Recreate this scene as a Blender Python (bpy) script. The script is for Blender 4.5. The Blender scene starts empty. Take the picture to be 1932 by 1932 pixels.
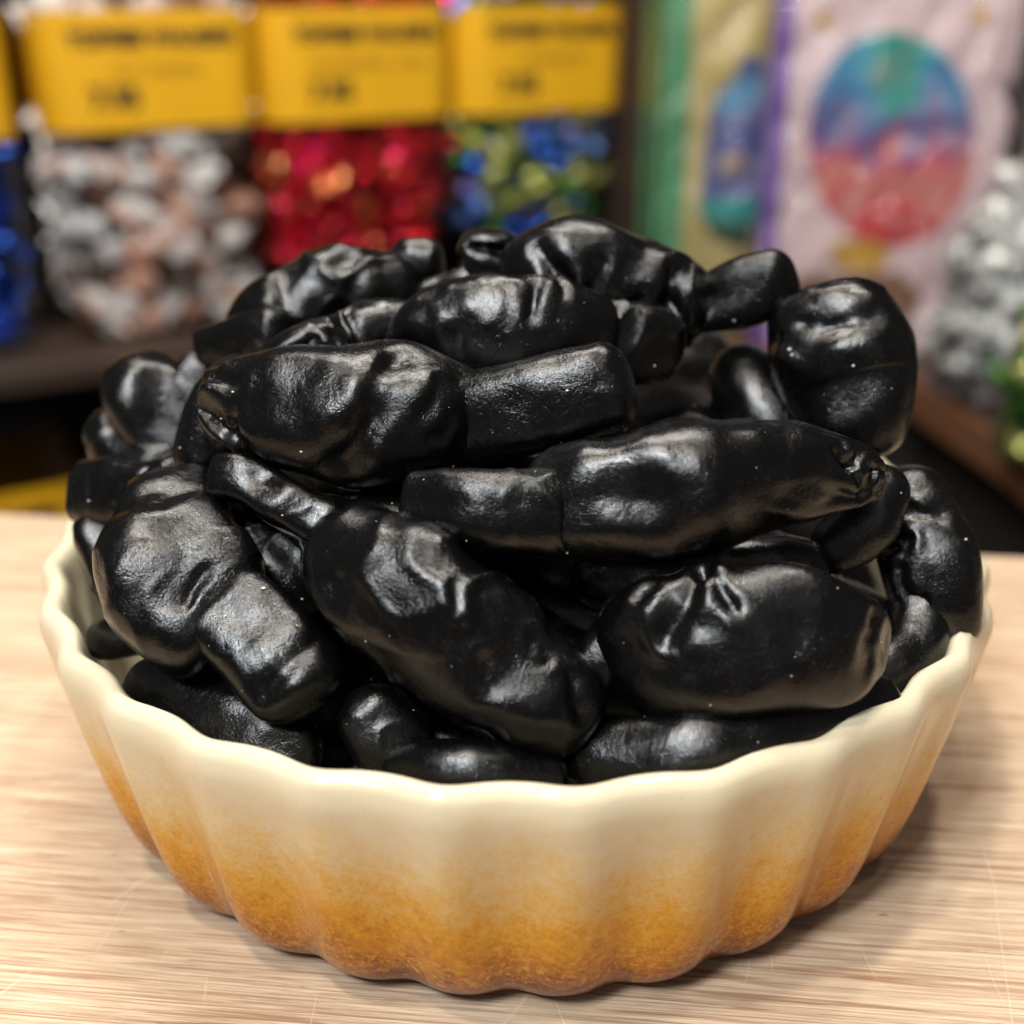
import bpy, bmesh, math, random
import numpy as np
from mathutils import Vector, Matrix, noise

# ------------------------------------------------------------------ camera, light, exposure
sc = bpy.context.scene
col = sc.collection
sc.unit_settings.system = 'METRIC'
sc.unit_settings.scale_length = 0.01          # one unit is one centimetre
R = math.radians
F = 2300.0 / 1932.0                           # focal length / frame width
PITCH = 23.9
CAM = Vector((-0.04, -14.7, 9.82))
cd = bpy.data.cameras.new('camera'); cam = bpy.data.objects.new('camera', cd); col.objects.link(cam)
cd.sensor_width = 36; cd.lens = 36 * F
cd.clip_start = 0.1; cd.clip_end = 1000
cam.matrix_world = Matrix.Translation(CAM) @ Matrix.Rotation(R(90 - PITCH), 4, 'X') @ Matrix.Rotation(R(-0.1), 4, 'Z')
cd.dof.use_dof = True; cd.dof.focus_distance = 12.5; cd.dof.aperture_fstop = 0.132
sc.camera = cam
sc.view_settings.view_transform = 'Standard'; sc.view_settings.look = 'None'
sc.view_settings.exposure = -0.12; sc.view_settings.gamma = 1.0

w = bpy.data.worlds.new('World'); sc.world = w; w.use_nodes = True
w.node_tree.nodes['Background'].inputs[0].default_value = (1.0, 0.97, 0.94, 1)
w.node_tree.nodes['Background'].inputs[1].default_value = 0.10

def lamp(name, loc, target, sx, sy, power, color):
    l = bpy.data.lights.new(name, 'AREA'); l.shape = 'RECTANGLE'; l.size = sx; l.size_y = sy
    l.energy = power; l.color = color
    o = bpy.data.objects.new(name, l); col.objects.link(o)
    o.location = loc
    o.rotation_euler = (Vector(target) - Vector(loc)).to_track_quat('-Z', 'Y').to_euler()
    return o
lamp('ceiling_and_fill_light', (-19, -33, 47), (0, 0, 2), 11, 9, 30500, (0.92, 0.965, 1.0))
lamp('ceiling_and_fill_light', (4, -60, 52), (0, 0, 0), 64, 34, 2500, (1.0, 0.955, 0.90))  # added diffuse front fill from behind the camera, not a known ceiling panel
lamp('ceiling_and_fill_light', (4, 15, 66), (0, 0, 0), 30, 8, 4500, (0.97, 0.98, 1.0))
lamp('ceiling_spot_light', (16, -16, 60), (0, 0, 3), 2.0, 2.0, 2600, (1.0, 0.93, 0.82))
lamp('ceiling_spot_light', (-12, -30, 52), (0, 0, 3), 1.5, 1.5, 3200, (1.0, 0.98, 0.95))
lamp('ceiling_spot_light', (-3, -26, 56), (0, 0, 3), 1.5, 1.5, 3000, (1.0, 0.98, 0.95))
lamp('ceiling_spot_light', (-13, -16, 58), (-6, 54, -2), 4, 4, 20000, (1.0, 0.90, 0.76))
lamp('ceiling_spot_light', (14, 10, 62), (-4, 54, -2), 4, 4, 18000, (1.0, 0.92, 0.80))
lamp('shelf_light', (-8, 14, 52), (-4, 54, -2), 24, 5, 34000, (1.0, 0.93, 0.84))

# ------------------------------------------------------------------ helpers
MW = cam.matrix_world.copy(); RM = MW.to_3x3()
def ray(px, py):                                # direction through a point of the 1932-px reading of the photograph
    d = Vector(((px - 966) / 1932 / F, (966 - py) / 1932 / F, -1.0))
    return RM @ d
def at(px, py, y):                              # the place on that line at depth y in the world
    d = ray(px, py); t = (y - CAM.y) / d.y
    return CAM + d * t, t                       # t = distance along the camera axis
def pxcm(t): return t / (F * 1932)              # centimetres per reading pixel at axis distance t

def tag(o, label=None, cat=None, group=None, kind=None):
    if label: o['label'] = label
    if cat: o['category'] = cat
    if group: o['group'] = group
    if kind: o['kind'] = kind
    return o
def empty(name, loc=(0, 0, 0), rz=0):
    o = bpy.data.objects.new(name, None); col.objects.link(o)
    o.location = loc; o.rotation_euler = (0, 0, rz); o.empty_display_size = 0.5
    return o
def mesh_obj(name, verts, faces, mat, parent=None, smooth=True):
    me = bpy.data.meshes.new(name); me.from_pydata([tuple(v) for v in verts], [], faces)
    if smooth: me.polygons.foreach_set('use_smooth', [True] * len(me.polygons))
    me.update()
    if mat: me.materials.append(mat)
    o = bpy.data.objects.new(name, me); col.objects.link(o)
    if parent: o.parent = parent
    return o
def box(name, lo, hi, mat, parent=None, bevel=0.0):
    bm = bmesh.new(); bmesh.ops.create_cube(bm, size=1)
    for v in bm.verts:
        v.co = Vector([(lo[i] + hi[i]) / 2 + v.co[i] * (hi[i] - lo[i]) for i in range(3)])
    if bevel: bmesh.ops.bevel(bm, geom=bm.edges[:], offset=bevel, segments=2, affect='EDGES', profile=0.5)
    me = bpy.data.meshes.new(name); bm.to_mesh(me); bm.free()
    me.materials.append(mat)
    o = bpy.data.objects.new(name, me); col.objects.link(o)
    if parent: o.parent = parent
    return o

class NT:                                       # small node-tree writer
    def __init__(s, name):
        s.m = bpy.data.materials.new(name); s.m.use_nodes = True
        s.t = s.m.node_tree; s.t.nodes.clear()
        s.out = s.n('ShaderNodeOutputMaterial')
    def n(s, typ, **kw):
        nd = s.t.nodes.new(typ)
        for k, v in kw.items():
            if k.startswith('i_'):
                key = k[2:]; key = int(key) if key.isdigit() else key.replace('_', ' ')
                s.put(nd.inputs[key], v)
            else: setattr(nd, k, v)
        return nd
    def put(s, inp, v):
        if isinstance(v, bpy.types.NodeSocket): s.t.links.new(v, inp)
        elif isinstance(v, (tuple, list)) and len(v) == 3 and inp.type == 'RGBA': inp.default_value = (*v, 1)
        else: inp.default_value = v
    def math(s, op, a, b=0.0, c=0.0, clamp=False):
        nd = s.n('ShaderNodeMath', operation=op, use_clamp=clamp)
        s.put(nd.inputs[0], a); s.put(nd.inputs[1], b)
        if op in ('MULTIPLY_ADD', 'SMOOTH_MIN'): s.put(nd.inputs[2], c)
        return nd.outputs[0]
    def mix(s, f, a, b, mode='MIX'):
        nd = s.n('ShaderNodeMix', data_type='RGBA', blend_type=mode)
        s.put(nd.inputs[0], f); s.put(nd.inputs[6], a); s.put(nd.inputs[7], b)
        return nd.outputs[2]
    def ramp(s, f, stops, interp='LINEAR'):
        nd = s.n('ShaderNodeValToRGB'); cr = nd.color_ramp; cr.interpolation = interp
        while len(cr.elements) < len(stops): cr.elements.new(0.5)
        for e, (p, c) in zip(cr.elements, stops):
            e.position = p; e.color = (*c, 1) if isinstance(c, (tuple, list)) else (c, c, c, 1)
        s.put(nd.inputs[0], f); return nd.outputs[0]
    def coord(s, scale=(1, 1, 1), rot=(0, 0, 0), loc=(0, 0, 0), obj=True):
        tc = s.n('ShaderNodeTexCoord'); mp = s.n('ShaderNodeMapping')
        s.t.links.new(tc.outputs['Object' if obj else 'Generated'], mp.inputs[0])
        mp.inputs[1].default_value = loc; mp.inputs[2].default_value = rot; mp.inputs[3].default_value = scale
        return mp.outputs[0]
    def noise(s, vec, scale=1, detail=4, rough=0.5, dist=0.0):
        nd = s.n('ShaderNodeTexNoise'); s.put(nd.inputs['Vector'], vec)
        nd.inputs['Scale'].default_value = scale; nd.inputs['Detail'].default_value = detail
        nd.inputs['Roughness'].default_value = rough; nd.inputs['Distortion'].default_value = dist
        return nd.outputs[0]
    def bump(s, h, strength=0.3, dist=0.1, nrm=None):
        nd = s.n('ShaderNodeBump'); s.put(nd.inputs['Height'], h)
        nd.inputs['Strength'].default_value = strength; nd.inputs['Distance'].default_value = dist
        if nrm: s.put(nd.inputs['Normal'], nrm)
        return nd.outputs[0]
    def bsdf(s, **kw):
        nd = s.n('ShaderNodeBsdfPrincipled')
        for k, v in kw.items(): s.put(nd.inputs[k.replace('_', ' ')], v)
        s.t.links.new(nd.outputs[0], s.out.inputs[0]); return nd

def simple(name, color, rough=0.5, metallic=0.0, var=0.0, scale=1.0, bump=0.0):
    m = NT(name); c = color; kw = {}
    if var:
        nz = m.noise(m.coord(), scale, 5, 0.6)
        c = m.mix(m.ramp(nz, [(0.3, 0.0), (0.7, 1.0)]), tuple(x * (1 - var) for x in color), tuple(min(1, x * (1 + var)) for x in color))
    if bump: kw['Normal'] = m.bump(m.noise(m.coord(), scale * 3, 5, 0.6), bump, 0.05)
    m.bsdf(Base_Color=c, Roughness=rough, Metallic=metallic, **kw); return m.m

# ------------------------------------------------------------------ materials
def liquorice_material():
    m = NT('black_liquorice'); v = m.coord()
    big = m.noise(v, 1.3, 3, 0.5)
    mid = m.noise(v, 4.2, 4, 0.55, 0.4)
    fine = m.noise(v, 34, 3, 0.65)
    grain = m.noise(v, 75, 2, 0.6)
    vo = m.n('ShaderNodeTexVoronoi'); m.put(vo.inputs['Vector'], v); vo.inputs['Scale'].default_value = 6.5
    pit = m.ramp(vo.outputs['Distance'], [(0.0, 0.0), (0.13, 1.0)])
    pitmask = m.ramp(m.noise(v, 0.9, 2, 0.5), [(0.52, 0.0), (0.62, 1.0)])
    pitm = m.mix(pitmask, (1, 1, 1), pit)
    grit = m.ramp(m.noise(v, 1.1, 2, 0.5), [(0.4, 0.0), (0.66, 1.0)])
    h1 = m.bump(mid, 0.22, 0.07)
    h2 = m.bump(pitm, 0.3, 0.03, h1)
    spk = m.ramp(m.noise(v, 19, 2, 0.7), [(0.60, 0.0), (0.72, 1.0)])
    hf = m.math('MULTIPLY_ADD', m.math('MULTIPLY', fine, m.math('MULTIPLY_ADD', grit, 1.2, 0.25)), 1.3, m.math('MULTIPLY', grain, 0.5))
    hf = m.math('MULTIPLY_ADD', m.math('MULTIPLY', spk, grit), 0.9, hf)
    h3 = m.bump(hf, 0.45, 0.010, h2)
    colr = m.mix(big, (0.0009, 0.0009, 0.001), (0.0025, 0.0024, 0.0024))
    rough = m.math('ADD', m.ramp(mid, [(0.3, 0.13), (0.7, 0.21)]), m.ramp(m.noise(v, 26, 2, 0.7), [(0.35, 0.0), (0.65, 0.10)]))
    m.bsdf(Base_Color=colr, Roughness=rough, Normal=h3, Specular_IOR_Level=0.5,
           Coat_Weight=0.0)
    return m.m
LIQ = liquorice_material()

def glaze_material():
    m = NT('cream_and_amber_glaze'); v = m.coord()
    sep = m.n('ShaderNodeSeparateXYZ'); m.t.links.new(v, sep.inputs[0])
    z = sep.outputs[2]
    vs = m.coord(scale=(1, 1, 0.45))
    n1 = m.noise(vs, 0.9, 3, 0.55); n2 = m.noise(m.coord(scale=(1, 1, 0.75)), 5.0, 8, 0.72); n3 = m.noise(v, 22, 4, 0.7)
    hz = m.math('ADD', z, m.math('MULTIPLY', m.math('SUBTRACT', n1, 0.5), 1.3))
    hz = m.math('ADD', hz, m.math('MULTIPLY', m.math('SUBTRACT', n2, 0.5), 1.5))
    hz = m.math('ADD', hz, m.math('MULTIPLY', m.math('SUBTRACT', n3, 0.5), 1.3))
    f = m.math('DIVIDE', hz, 3.05)
    outer = m.ramp(f, [(0.0, (0.075, 0.014, 0.001)), (0.13, (0.19, 0.046, 0.001)), (0.26, (0.42, 0.150, 0.002)),
                       (0.44, (0.57, 0.27, 0.008)), (0.60, (0.60, 0.385, 0.125)), (0.76, (0.62, 0.48, 0.26)), (0.88, (0.635, 0.53, 0.355)), (1.0, (0.64, 0.56, 0.395))])
    vo = m.n('ShaderNodeTexVoronoi'); m.put(vo.inputs['Vector'], v); vo.inputs['Scale'].default_value = 2.2
    speck = m.ramp(vo.outputs['Distance'], [(0.0, 1.0), (0.035, 0.0)])
    outer = m.mix(m.math('MULTIPLY', speck, 0.55), outer, (0.25, 0.13, 0.04))
    mott = m.math('MULTIPLY', m.ramp(m.noise(v, 13, 5, 0.75), [(0.50, 0.0), (0.62, 1.0)]), m.ramp(f, [(0.05, 0.0), (0.2, 0.75), (0.5, 0.6), (0.7, 0.0)]))
    outer = m.mix(mott, outer, (0.64, 0.34, 0.03))
    mot2 = m.math('MULTIPLY', m.ramp(m.noise(v, 9, 5, 0.75), [(0.54, 0.0), (0.66, 1.0)]), m.ramp(f, [(0.0, 0.5), (0.3, 0.6), (0.5, 0.35), (0.62, 0.0)]))
    outer = m.mix(mot2, outer, (0.36, 0.115, 0.002))
    # inside: plain cream
    x2 = m.math('MULTIPLY', sep.outputs[0], sep.outputs[0]); y2 = m.math('MULTIPLY', sep.outputs[1], sep.outputs[1])
    rr = m.math('SQRT', m.math('ADD', x2, y2))
    wall = m.math('MULTIPLY_ADD', z, 0.18, 5.20)
    ins = m.math('MULTIPLY', m.math('LESS_THAN', rr, wall), m.math('GREATER_THAN', z, 0.37))
    colr = m.mix(ins, outer, (0.66, 0.59, 0.42))
    bmp = m.bump(m.noise(v, 1.8, 3, 0.5), 0.25, 0.06)
    b2 = m.bump(n3, 0.05, 0.02, bmp)
    m.bsdf(Base_Color=colr, Roughness=m.ramp(n2, [(0.3, 0.26), (0.8, 0.4)]), Normal=b2, Specular_IOR_Level=0.12, Coat_Weight=0.5, Coat_Roughness=0.02, Coat_IOR=1.4,
           Subsurface_Weight=0.0, Subsurface_Radius=(0.3, 0.2, 0.1), Subsurface_Scale=0.3)
    return m.m
GLAZE = glaze_material()

def bamboo_material():
    m = NT('bamboo'); oi = m.n('ShaderNodeObjectInfo'); rnd = oi.outputs['Random']
    off = m.n('ShaderNodeCombineXYZ'); m.put(off.inputs[0], m.math('MULTIPLY', rnd, 57.0)); m.put(off.inputs[1], m.math('MULTIPLY', rnd, 13.0))
    def vec(sx, sy, rot=0.0):
        tc = m.n('ShaderNodeTexCoord'); ad = m.n('ShaderNodeVectorMath', operation='ADD')
        m.t.links.new(tc.outputs['Object'], ad.inputs[0]); m.t.links.new(off.outputs[0], ad.inputs[1])
        mp = m.n('ShaderNodeMapping'); m.t.links.new(ad.outputs[0], mp.inputs[0])
        mp.inputs[2].default_value = (0, 0, rot); mp.inputs[3].default_value = (sx, sy, sx); return mp.outputs[0]
    a = m.noise(vec(0.22, 2.6), 1, 3, 0.55)
    b = m.noise(vec(0.7, 25.0), 1, 3, 0.65)
    c = m.noise(vec(0.9, 46.0), 1, 3, 0.6)
    d = m.noise(vec(0.13, 0.5), 1, 3, 0.5)
    colr = m.mix(m.ramp(a, [(0.2, 0.2), (0.8, 0.8)]), (0.55, 0.385, 0.23), (0.63, 0.46, 0.29))
    colr = m.mix(m.math('MULTIPLY', m.ramp(d, [(0.42, 0.0), (0.66, 1.0)]), 0.35), colr, (0.55, 0.36, 0.215))
    colr = m.mix(m.math('MULTIPLY', m.ramp(b, [(0.53, 0.0), (0.60, 1.0)]), 0.22), colr, (0.45, 0.25, 0.12))
    colr = m.mix(m.math('MULTIPLY', m.ramp(b, [(0.28, 1.0), (0.42, 0.0)]), 0.25), colr, (0.78, 0.60, 0.38))
    fib = m.math('MULTIPLY', m.ramp(c, [(0.515, 0.0), (0.545, 1.0)]), m.ramp(m.noise(vec(0.35, 1.6), 1, 2, 0.5), [(0.42, 0.35), (0.6, 1.0)]))
    for sx, sy, wdt, am, cc in ((0.10, 4.2, 0.026, 0.50, (0.36, 0.17, 0.075)), (0.16, 7.5, 0.032, 0.42, (0.42, 0.21, 0.10)), (0.2, 10.0, 0.045, 0.45, (0.80, 0.64, 0.43)), (0.06, 2.2, 0.011, 0.7, (0.28, 0.11, 0.045))):
        nn = m.noise(vec(sx, sy), 1, 2, 0.5)
        ln = m.ramp(m.math('ABSOLUTE', m.math('SUBTRACT', nn, 0.5)), [(wdt * 0.35, 1.0), (wdt, 0.0)])
        gt = m.ramp(m.noise(vec(0.35, sy * 0.4), 1, 2, 0.5), [(0.42, 0.0), (0.50, 1.0)])
        colr = m.mix(m.math('MULTIPLY', m.math('MULTIPLY', ln, gt), am), colr, cc)
    e = m.noise(vec(0.45, 30.0), 1, 2, 0.5)
    fib2 = m.ramp(e, [(0.585, 0.0), (0.61, 1.0)])
    colr = m.mix(m.math('MULTIPLY', fib2, 0.5), colr, (0.30, 0.125, 0.06))
    colr = m.mix(m.math('MULTIPLY', m.ramp(e, [(0.40, 1.0), (0.42, 0.0)]), 0.5), colr, (0.80, 0.63, 0.42))
    colr = m.mix(m.math('MULTIPLY', fib, 0.45), colr, (0.30, 0.125, 0.06))
    colr = m.mix(m.math('MULTIPLY', m.ramp(c, [(0.30, 1.0), (0.40, 0.0)]), 0.35), colr, (0.84, 0.68, 0.46))
    hue = m.n('ShaderNodeHueSaturation'); m.put(hue.inputs['Color'], colr); m.put(hue.inputs['Value'], m.math('MULTIPLY_ADD', rnd, 0.12, 0.90))
    hue.inputs['Saturation'].default_value = 0.88
    colr = hue.outputs[0]
    # knife scores: thin, pale, mostly across the grain
    score = None
    for rot, k, sd in ((R(84), 0.42, 3), (R(97), 0.33, 11), (R(62), 0.30, 23), (R(118), 0.22, 31)):
        tc = m.n('ShaderNodeTexCoord'); mp = m.n('ShaderNodeMapping'); m.t.links.new(tc.outputs['Object'], mp.inputs[0])
        mp.inputs[2].default_value = (0, 0, rot); mp.inputs[1].default_value = (sd, sd * 1.7, 0)
        sp = m.n('ShaderNodeSeparateXYZ'); m.t.links.new(mp.outputs[0], sp.inputs[0])
        wob = m.noise(mp.outputs[0], 0.18, 2, 0.5)
        q = m.math('FRACT', m.math('MULTIPLY_ADD', wob, 0.5, m.math('MULTIPLY', sp.outputs[1], k)))
        line = m.ramp(m.math('ABSOLUTE', m.math('SUBTRACT', q, 0.5)), [(0.0, 1.0), (0.0055, 0.0)])
        gate = m.ramp(m.noise(mp.outputs[0], 0.5, 2, 0.6), [(0.50, 0.0), (0.56, 1.0)])
        ln = m.math('MULTIPLY', line, gate)
        score = ln if score is None else m.math('MAXIMUM', score, ln)
    colr = m.mix(m.math('MULTIPLY', score, 0.3), colr, (0.88, 0.74, 0.56))
    pits = m.n('ShaderNodeTexVoronoi'); m.put(pits.inputs['Vector'], vec(0.9, 2.6)); pits.inputs['Scale'].default_value = 1.5
    pm = m.math('MULTIPLY', m.ramp(pits.outputs['Distance'], [(0.05, 1.0), (0.11, 0.0)]), m.ramp(m.noise(vec(0.22, 0.22), 1, 2, 0.5), [(0.54, 0.0), (0.62, 1.0)]))
    colr = m.mix(m.math('MULTIPLY', pm, 0.75), colr, (0.22, 0.125, 0.08))
    h = m.math('SUBTRACT', m.math('MULTIPLY', b, 0.35), m.math('ADD', m.math('MULTIPLY', fib, 0.4), m.math('ADD', m.math('MULTIPLY', score, 0.9), m.math('MULTIPLY', pm, 1.2))))
    m.bsdf(Base_Color=colr, Roughness=m.ramp(b, [(0.3, 0.42), (0.7, 0.6)]), Normal=m.bump(h, 0.45, 0.02), Specular_IOR_Level=0.42)
    return m.m
BAMBOO = bamboo_material()

def wood_dark(name, c1, c2, rough=0.5):
    m = NT(name); a = m.noise(m.coord(scale=(0.12, 2.5, 2.5)), 1, 4, 0.6)
    colr = m.mix(m.ramp(a, [(0.35, 0.0), (0.65, 1.0)]), c1, c2)
    m.bsdf(Base_Color=colr, Roughness=rough, Normal=m.bump(a, 0.2, 0.05)); return m.m
SHELFWOOD = wood_dark('dark_shelf_wood', (0.030, 0.018, 0.013), (0.048, 0.029, 0.020))
EDGEWOOD = wood_dark('brown_shelf_edge', (0.10, 0.042, 0.02), (0.15, 0.066, 0.032))
BACKDARK = simple('dark_back_panel', (0.012, 0.008, 0.007), 0.7, var=0.3, scale=0.3)
COUNTER = simple('counter_laminate', (0.05, 0.03, 0.02), 0.5, var=0.3, scale=0.5)
FLOOR = simple('floor_vinyl', (0.09, 0.06, 0.045), 0.5, var=0.3, scale=0.2)

def clear_plastic(name, tint=(0.96, 0.97, 0.97), gloss=0.12, crinkle=0.0):
    m = NT(name); tr = m.n('ShaderNodeBsdfTransparent'); tr.inputs[0].default_value = (*tint, 1)
    gl = m.n('ShaderNodeBsdfGlossy'); gl.inputs['Roughness'].default_value = gloss
    if crinkle:
        nb = m.bump(m.noise(m.coord(), 0.9, 4, 0.7, 1.5), 0.9, crinkle); m.put(gl.inputs['Normal'], nb)
    fr = m.n('ShaderNodeFresnel'); fr.inputs[0].default_value = 1.42
    f = m.math('MINIMUM', m.math('MULTIPLY_ADD', fr.outputs[0], 0.9, 0.03 if not crinkle else 0.06), 0.6)
    mx = m.n('ShaderNodeMixShader'); m.put(mx.inputs[0], f)
    m.t.links.new(tr.outputs[0], mx.inputs[1]); m.t.links.new(gl.outputs[0], mx.inputs[2])
    m.t.links.new(mx.outputs[0], m.out.inputs[0]); return m.m
JARPLASTIC = clear_plastic('clear_jar_plastic')
CELLO = clear_plastic('clear_cellophane', gloss=0.10, crinkle=0.25)

def foil(name, c1, c2, rough=0.24, metallic=0.9, contrast=(0.4, 0.6)):
    m = NT(name); oi = m.n('ShaderNodeObjectInfo'); ad = m.n('ShaderNodeVectorMath', operation='ADD')
    tc = m.n('ShaderNodeTexCoord'); m.t.links.new(tc.outputs['Object'], ad.inputs[0])
    cb = m.n('ShaderNodeCombineXYZ'); m.put(cb.inputs[0], m.math('MULTIPLY', oi.outputs['Random'], 40.0)); m.t.links.new(cb.outputs[0], ad.inputs[1])
    n = m.noise(ad.outputs[0], 0.55, 2, 0.5)
    colr = m.mix(m.ramp(n, [(contrast[0], 0.0), (contrast[1], 1.0)]), c1, c2)
    m.bsdf(Base_Color=colr, Roughness=rough, Metallic=metallic, Normal=m.bump(m.noise(ad.outputs[0], 2.5, 2, 0.6), 0.7, 0.15)); return m.m
YELLOW = simple('yellow_label_paper', (0.62, 0.33, 0.010), 0.38, var=0.07, scale=0.2)
INK = simple('brown_black_print', (0.035, 0.022, 0.01), 0.5)
INKFADE = simple('faded_brown_print', (0.36, 0.20, 0.015), 0.5)
DARKPLASTIC = simple('brown_black_plastic', (0.007, 0.005, 0.004), 0.6)

# ------------------------------------------------------------------ setting: floor, wall, shelves
tag(box('floor', (-200, -200, -92), (200, 200, -90), FLOOR), kind='structure')
SH = empty('display_shelf', (1.3, 58.5, -6.6), R(27))
tag(SH, 'dark brown wooden shelving unit carrying the jars with yellow labels', 'shelf')
box('shelf_board', (-66, -7.0, -1.2), (2.4, 11, 0), SHELFWOOD, SH, 0.15)
box('shelf_board', (-66, -6.4, -24.0), (2.4, 11, -21.8), SHELFWOOD, SH, 0.15)
box('shelf_board', (-66, -4, 22.0), (2.4, 11, 24.2), SHELFWOOD, SH, 0.15)
box('back_panel', (-62, 11.1, -30), (30, 12.6, 60), BACKDARK, SH)
box('side_panel', (2.6, -7.1, -30), (4.6, 11.05, 60), SHELFWOOD, SH, 0.1)
RS = empty('corner_shelf', (12, 42, -6.6), 0)
tag(RS, 'brown wooden corner shelf at the right carrying boxes and bags', 'shelf')
def prism(name, pts, z0, z1, mat, parent):
    n = len(pts); v = [(x, y, z0) for x, y in pts] + [(x, y, z1) for x, y in pts]
    f = [tuple(range(n))[::-1], tuple(range(n, 2 * n))] + [(i, (i + 1) % n, n + (i + 1) % n, n + i) for i in range(n)]
    return mesh_obj(name, v, f, mat, parent, smooth=False)
prism('shelf_board', [(-3.6, 1.6), (5.6, -4.3), (6.9, -13), (8.6, -32), (40, -32), (40, 24), (-3.6, 24)], -0.9, 0, SHELFWOOD, RS)
prism('edge_strip', [(-3.9, 1.3), (5.3, -4.6), (6.6, -13.1), (8.3, -32), (8.7, -32), (7.0, -13.0), (5.7, -4.2), (-3.5, 1.75)], -1.5, 0.05, EDGEWOOD, RS)
prism('lower_board', [(-2.6, 3.0), (6.6, -3.6), (8, -13), (9.6, -32), (40, -32), (40, 24), (-2.6, 24)], -28, -25.5, SHELFWOOD, RS)
prism('back_panel', [(22, -30), (23, -30), (23, 24), (-2, 30), (-2, 29), (22, 23)], -26, 60, BACKDARK, RS)
prism('front_panel', [(-2.4, 3.1), (6.9, -3.4), (8.2, -13), (9.8, -32), (10.6, -32), (9, -13), (7.6, -3.0), (-1.8, 3.8)], -25.4, -3.0, BACKDARK, RS)

# ------------------------------------------------------------------ counter and bamboo board
PSI = R(-6)
BR = empty('counter', (0, 0, -2.0), PSI)
tag(BR, 'dark counter top under the bamboo board', 'counter')
box('counter_top', (-60, -50, -3.0), (60, 5.6, -0.01), COUNTER, BR, 0.1)
box('counter_body', (-58, -48, -88), (58, 4.5, -3.02), COUNTER, BR)
BD = empty('chopping_board', (0, 0, 0), PSI)
tag(BD, 'pale bamboo chopping board with reddish grain and knife marks under the dish', 'chopping board')
rnd = random.Random(3)
y0 = 6.4; k = 0
while y0 > -15:
    wd = rnd.choice((1.9, 2.1, 2.3)); 
    box('bamboo_strip', (-34, y0 - wd + 0.008, -2.0), (34, y0, rnd.uniform(-0.004, 0.0)), BAMBOO, BD, 0.012 if k else 0.12)
    y0 -= wd; k += 1

# ------------------------------------------------------------------ fluted dish
def build_dish():
    prof = [(0.0, 0.10), (3.0, 0.10), (4.40, 0.08), (4.58, 0.0), (4.82, 0.0), (5.02, 0.06), (5.18, 0.22), (5.33, 0.48), (5.46, 0.9), (5.57, 1.4),
            (5.67, 1.9), (5.76, 2.35), (5.84, 2.75), (5.885, 3.0), (5.895, 3.14), (5.87, 3.27), (5.82, 3.36), (5.755, 3.40), (5.69, 3.39),
            (5.635, 3.33), (5.59, 3.18), (5.53, 2.8), (5.44, 2.35), (5.34, 1.85), (5.22, 1.35), (5.05, 0.85), (4.8, 0.55), (4.3, 0.42), (2.5, 0.38), (0.0, 0.38)]
    prof = [(a, b * 0.945) for a, b in prof]
    P = np.array(prof)
    # resample smoothly
    seg = np.r_[0, np.cumsum(np.hypot(*np.diff(P, axis=0).T))]
    s = np.linspace(0, seg[-1], 150)
    def cr(vals):
        out = []
        for q in s:
            i = min(max(np.searchsorted(seg, q) - 1, 0), len(P) - 2)
            t = (q - seg[i]) / (seg[i + 1] - seg[i] + 1e-9)
            m0 = (vals[i + 1] - vals[max(i - 1, 0)]) / (seg[i + 1] - seg[max(i - 1, 0)] + 1e-9) * (seg[i + 1] - seg[i])
            j = min(i + 2, len(P) - 1)
            m1 = (vals[j] - vals[i]) / (seg[j] - seg[i] + 1e-9) * (seg[i + 1] - seg[i])
            out.append((2 * t**3 - 3 * t**2 + 1) * vals[i] + (t**3 - 2 * t**2 + t) * m0 + (-2 * t**3 + 3 * t**2) * vals[i + 1] + (t**3 - t**2) * m1)
        return np.array(out)
    r = cr(P[:, 0]) * 1.010; z = cr(P[:, 1]); r = np.maximum(r, 0.02)
    top = int(np.argmax(z)); nth = 900
    verts = []; faces = []
    for j in range(nth):
        th = 2 * math.pi * j / nth
        ps = th - R(-0.5)
        wob = 0.012 * math.sin(3 * th + 1) + 0.01 * math.sin(7 * th)
        c = math.cos(30 * ps); fl0 = -c; fl1 = math.cos(60 * ps)
        for i in range(len(s)):
            zz = z[i]
            if i <= top: a = np.interp(zz, [0.0, 0.13, 0.6, 1.5, 2.2, 2.62, 2.96], [0.03, 0.055, 0.072, 0.08, 0.07, 0.05, 0.046])
            else: a = np.interp(zz, [0.4, 0.8, 2.2, 2.96], [0.0, 0.04, 0.055, 0.046])
            if r[i] < 4.7: a *= max(0, (r[i] - 4.3) / 0.4)
            fl = fl0 + fl1 * (np.interp(zz, [0.2, 2.2], [-0.14, 0.10]) if i <= top else 0.0)
            rr = r[i] + a * fl + wob * (r[i] / 6)
            verts.append((rr * math.sin(th), -rr * math.cos(th), zz + 0.012 * math.sin(2 * th + .6) * (zz / 3.4)))
    n = len(s)
    for j in range(nth):
        j2 = (j + 1) % nth
        for i in range(n - 1):
            faces.append((j * n + i, j2 * n + i, j2 * n + i + 1, j * n + i + 1))
    o = mesh_obj('tart_dish', verts, faces, GLAZE)
    return o
dish = build_dish()
tag(dish, 'round fluted ceramic tart dish, cream rim fading to speckled amber at the foot', 'dish')

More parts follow.
